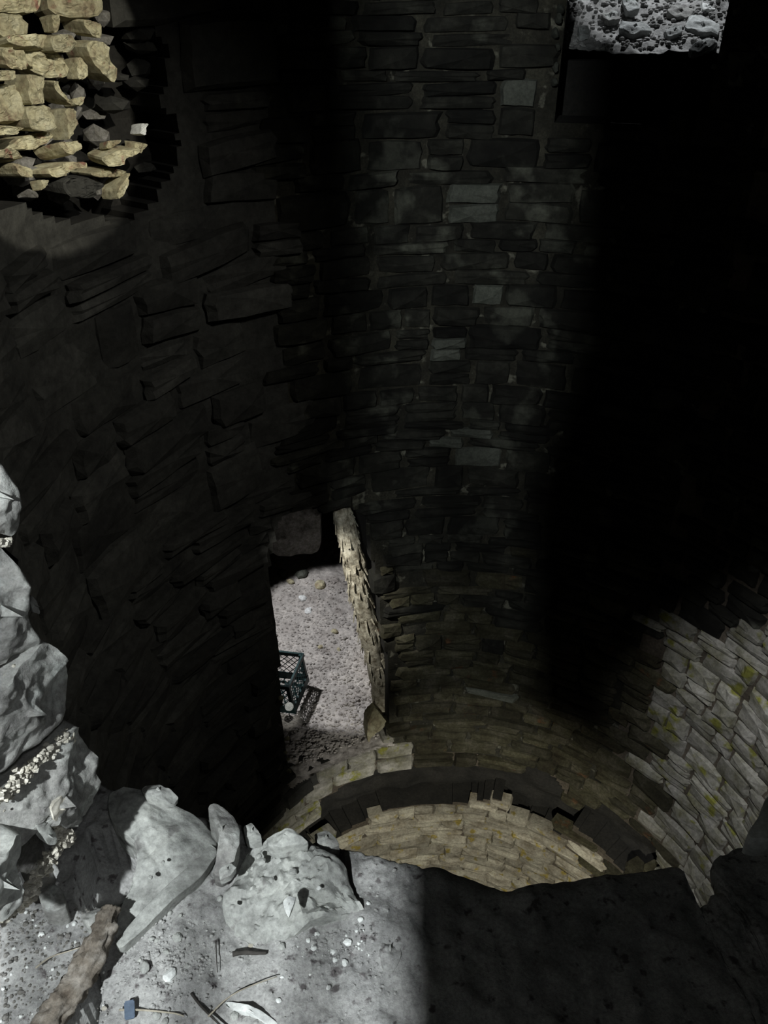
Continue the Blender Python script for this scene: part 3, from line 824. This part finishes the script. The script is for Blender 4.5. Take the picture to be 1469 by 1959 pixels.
p = plane_hit(722, 1400, pl0, n_d)
o = outline_rock('foot_stone', [plane_hit(x, y, pl0-n_d*.17, n_d) for x, y in [(706,1378),(722,1362),(742,1385),(738,1396),(724,1402),(712,1412),(707,1428),(703,1405)]], -n_d, M['yellow'], thick=.10, bulge=.02, rough=.01, N_=40, seed=80)
tag(o, 'pinkish pale stone wedged at the foot of the leaning trunk', 'stone')

# milk crate
def crate():
    root = empty('milk_crate', gp(572, 1385))
    p = gp(540, 1334)
    root.location = Vector((p.x, p.y, ZF+.03)); root.rotation_euler = (R(4), R(-5), R(-14))
    S, H = .30, .27
    def bx(J, x0, x1, y0, y1, z0, z1):
        v = [Vector((x, y, z)) for x in (x0, x1) for y in (y0, y1) for z in (z0, z1)]
        J.add(v, [(0,1,3,2),(4,6,7,5),(0,4,5,1),(2,3,7,6),(0,2,6,4),(1,5,7,3)])
    J = Joined(); h = S/2; t = .008
    for z0, z1, o in ((H-.03, H, .006), (0, .06, .003)):
        bx(J, -h-o, h+o, -h-o, -h+t, z0, z1); bx(J, -h-o, h+o, h-t, h+o, z0, z1)
        bx(J, -h-o, -h+t, -h+t, h-t, z0, z1); bx(J, h-t, h+o, -h+t, h-t, z0, z1)
    link('rim', J.v, J.f, M['crate'], root)
    for sx in (-1, 1):
        for sy in (-1, 1):
            J = Joined(); x0, x1 = sorted((sx*h, sx*(h-.025))); y0, y1 = sorted((sy*h, sy*(h-.025)))
            bx(J, x0, x1, y0, y1, 0, H); link('corner_post', J.v, J.f, M['crate'], root)
    def lattice(f3):
        J = Joined(); n_ = 6
        for sgn in (-1, 1):
            for k in range(-n_, 2*n_):
                # diagonal ribs clipped to the panel
                x0 = k/n_; pts = []
                a, b = (x0, 0), (x0+sgn*(H-.08)/S, 1)
                def clip(a, b):
                    t0, t1 = 0, 1; dx = b[0]-a[0]
                    for lim, s in ((0, 1), (1, -1)):
                        fa = s*(a[0]-lim); fb = s*(b[0]-lim)
                        if fa < 0 and fb < 0: return None
                        if fa < 0: t0 = max(t0, fa/(fa-fb))
                        if fb < 0: t1 = min(t1, fa/(fa-fb))
                    return (t0, t1) if t1-t0 > .02 else None
                c_ = clip(a, b)
                if not c_: continue
                P = [Vector(f3(a[0]+(b[0]-a[0])*t, a[1]+(b[1]-a[1])*t)) for t in c_]
                J.add(*tube(P, [.0032]*2, 4))
        return J
    for nme, f3 in (('side_lattice', lambda u, w: (-h+u*S, -h+.003, .05+w*(H-.08))), ('side_lattice', lambda u, w: (-h+u*S, h-.003, .05+w*(H-.08))),
                    ('side_lattice', lambda u, w: (-h+.003, -h+u*S, .05+w*(H-.08))), ('side_lattice', lambda u, w: (h-.003, -h+u*S, .05+w*(H-.08))),
                    ('bottom_lattice', lambda u, w: (-h+u*S, -h+w*S, .01))):
        J = lattice(f3); link(nme, J.v, J.f, M['crate'], root)
    tag(root, 'dark green plastic milk crate with lattice sides, half hidden behind the doorway edge', 'crate')
    return root
crate()
p = gp(553, 1352, ZF+.10)*.97
bm = bmesh.new(); bmesh.ops.create_cone(bm, cap_ends=True, segments=24, radius1=.030, radius2=.026, depth=.02); bmesh.ops.bevel(bm, geom=[e for e in bm.edges if e.calc_face_angle(0) > .8], offset=.004, segments=2, affect='EDGES')
mm = Matrix.Translation(p) @ Matrix.Rotation(R(50), 4, 'X') @ Matrix.Rotation(R(20), 4, 'Z')
cap = link('jar_lid', [mm @ q.co for q in bm.verts], [tuple(x.index for x in q.verts) for q in bm.faces], M['white'], origin=p); bm.free()
tag(cap, 'small round white lid in front of the crate', 'lid')
# pale chips on the left doorway edge
for i, (px, py, r_) in enumerate([(549,1413,6),(546,1440,4),(551,1452,4),(538,1335,6),(553,1475,5)]):
    p = wall_hit(px, py, -.03); s = r_/F*proj(p)[2]
    o = lump('stone', p, (s, s, s*.6), M['yellow'], i+90, parent=LEFT)

# ------------------------------------------------------------------ rubble bank outside the upper opening
e0 = wall_hit(1230, 100, .48)
YB, ZB = e0.y, e0.z
SL = math.tan(R(24))
def bank_pt(px, py):
    d = ray(px, py)   # plane z = ZB+(y-YB)*SL
    t = (ZB-YB*SL)/(d.z-d.y*SL); return d*t
def bh(x, y): return .05*noise.fractal(Vector((x*3, y*3, 9)), 1, 2, 4)*min(1, (y-YB)*3)+.012*noise.fractal(Vector((x*18, y*18, 2)), .8, 2, 3)
v = []; f = []; NX, NY = 150, 110
for i in range(NX+1):
    x = .5+1.9*i/NX
    edge = .05*noise.noise(Vector((x*4, 0, 0)))+.02*noise.noise(Vector((x*17, 0, 0)))
    for j in range(NY+1):
        y = YB+edge+1.9*(j/NY)**1.4
        v.append(Vector((x, y, ZB+(y-YB)*SL+bh(x, y))))
W = NY+1
for i in range(NX):
    o_ = list(range(NY+1))
    for a, b in zip(o_[:-1], o_[1:]): f.append((i*W+a, (i+1)*W+a, (i+1)*W+b, i*W+b))
bk = link('rubble_bank', v, f, M['bank'], smooth=True); tag(bk, kind='structure')
bkw = link('wall_bank', [Vector((x, YB+.06+dy, z_)) for x in (.2, 3.0) for dy in (0, .1) for z_ in (ZB-1.6, ZB-.035)], [(0,1,3,2),(4,6,7,5),(0,4,5,1),(2,3,7,6),(0,2,6,4),(1,5,7,3)], M['dark'])  # bank face, its shade put into a near-black colour
tag(bkw, kind='structure')
J = Joined()
for k in range(900):
    px, py = rs.uniform(1060, 1400), rs.uniform(-30, 108)
    p = bank_pt(px, py)
    if p.y < YB+.03: continue
    s = rs.uniform(.005, .016)
    J.add(*lump_data(p+Vector((0, 0, bh(p.x, p.y)+s*.2)), (s, s*.8, s*.7), k, 1))
tag(link('grit', J.v, J.f, M['bank'], bk), kind='stuff')
rocks = [([(1187,38),(1245,40),(1247,55),(1215,60),(1186,50)], 'flat grey rock in the middle of the rubble seen through the upper opening'),
         ([(1320,28),(1345,25),(1378,45),(1376,62),(1340,58),(1310,48)], 'wide flat grey rock at the right of the upper rubble bank'),
         ([(1272,55),(1305,46),(1306,60),(1280,66)], 'small flat rock between the two larger flat rocks of the bank'),
         ([(1319,88),(1345,74),(1376,70),(1374,80),(1345,92),(1325,98)], 'long tilted slab at the lower right lip of the bank'),
         ([(1341,2),(1366,4),(1370,16),(1345,18)], 'bright white rock at the top right of the rubble bank'),
         ([(1150,22),(1170,14),(1190,30),(1165,36)], 'dark pointed rock at the left of the rubble bank'),
         ([(1290,5),(1325,8),(1330,26),(1295,30),(1275,18)], 'dark block of rock high on the rubble bank'),
         ([(1105,50),(1125,48),(1130,60),(1110,62)], 'small rock near the left side of the rubble bank'),
         ([(1190,-5),(1210,-8),(1225,15),(1200,18)], 'rock at the very top of the rubble bank')]
for i, (pl, lab) in enumerate(rocks):
    c = bank_pt(sum(p[0] for p in pl)/len(pl), sum(p[1] for p in pl)/len(pl))+Vector((0, 0, .03))
    n = Vector((rs.uniform(-.15, .15), -.25, 1)).normalized()
    n = Vector((n.x, -math.sin(R(22)), math.cos(R(22)))).normalized()
    pts = [plane_hit(x, y, c, n) for x, y in pl]
    o = outline_rock('rock', pts, n, M['white' if i == 4 else ('jamb' if i in (5, 6) else 'bankrock')], thick=.035, bulge=.01, rough=.008, N_=30, seed=i+100, edge=.05, facet=.4)
    tag(o, lab, 'rock')
# pale lumps for the upper opening's lit arris, highlight put into the colour
for i, (px, py, r_) in enumerate([(1072,18,9),(1068,36,9),(1062,64,9),(1066,90,7),(1062,128,9),(1060,158,8),(1366,128,5)]):
    p = wall_hit(px, py, .02); s = r_/F*proj(p)[2]
    lump('stone', p, (s*.8, s*3, s*1.1), M['pale'], i+120, parent=BACK)
tag(boxm('wall_outside', -.2, 3.4, YB+1.9, YB+2.1, -1.8, 2.5, M['dark']), kind='structure')
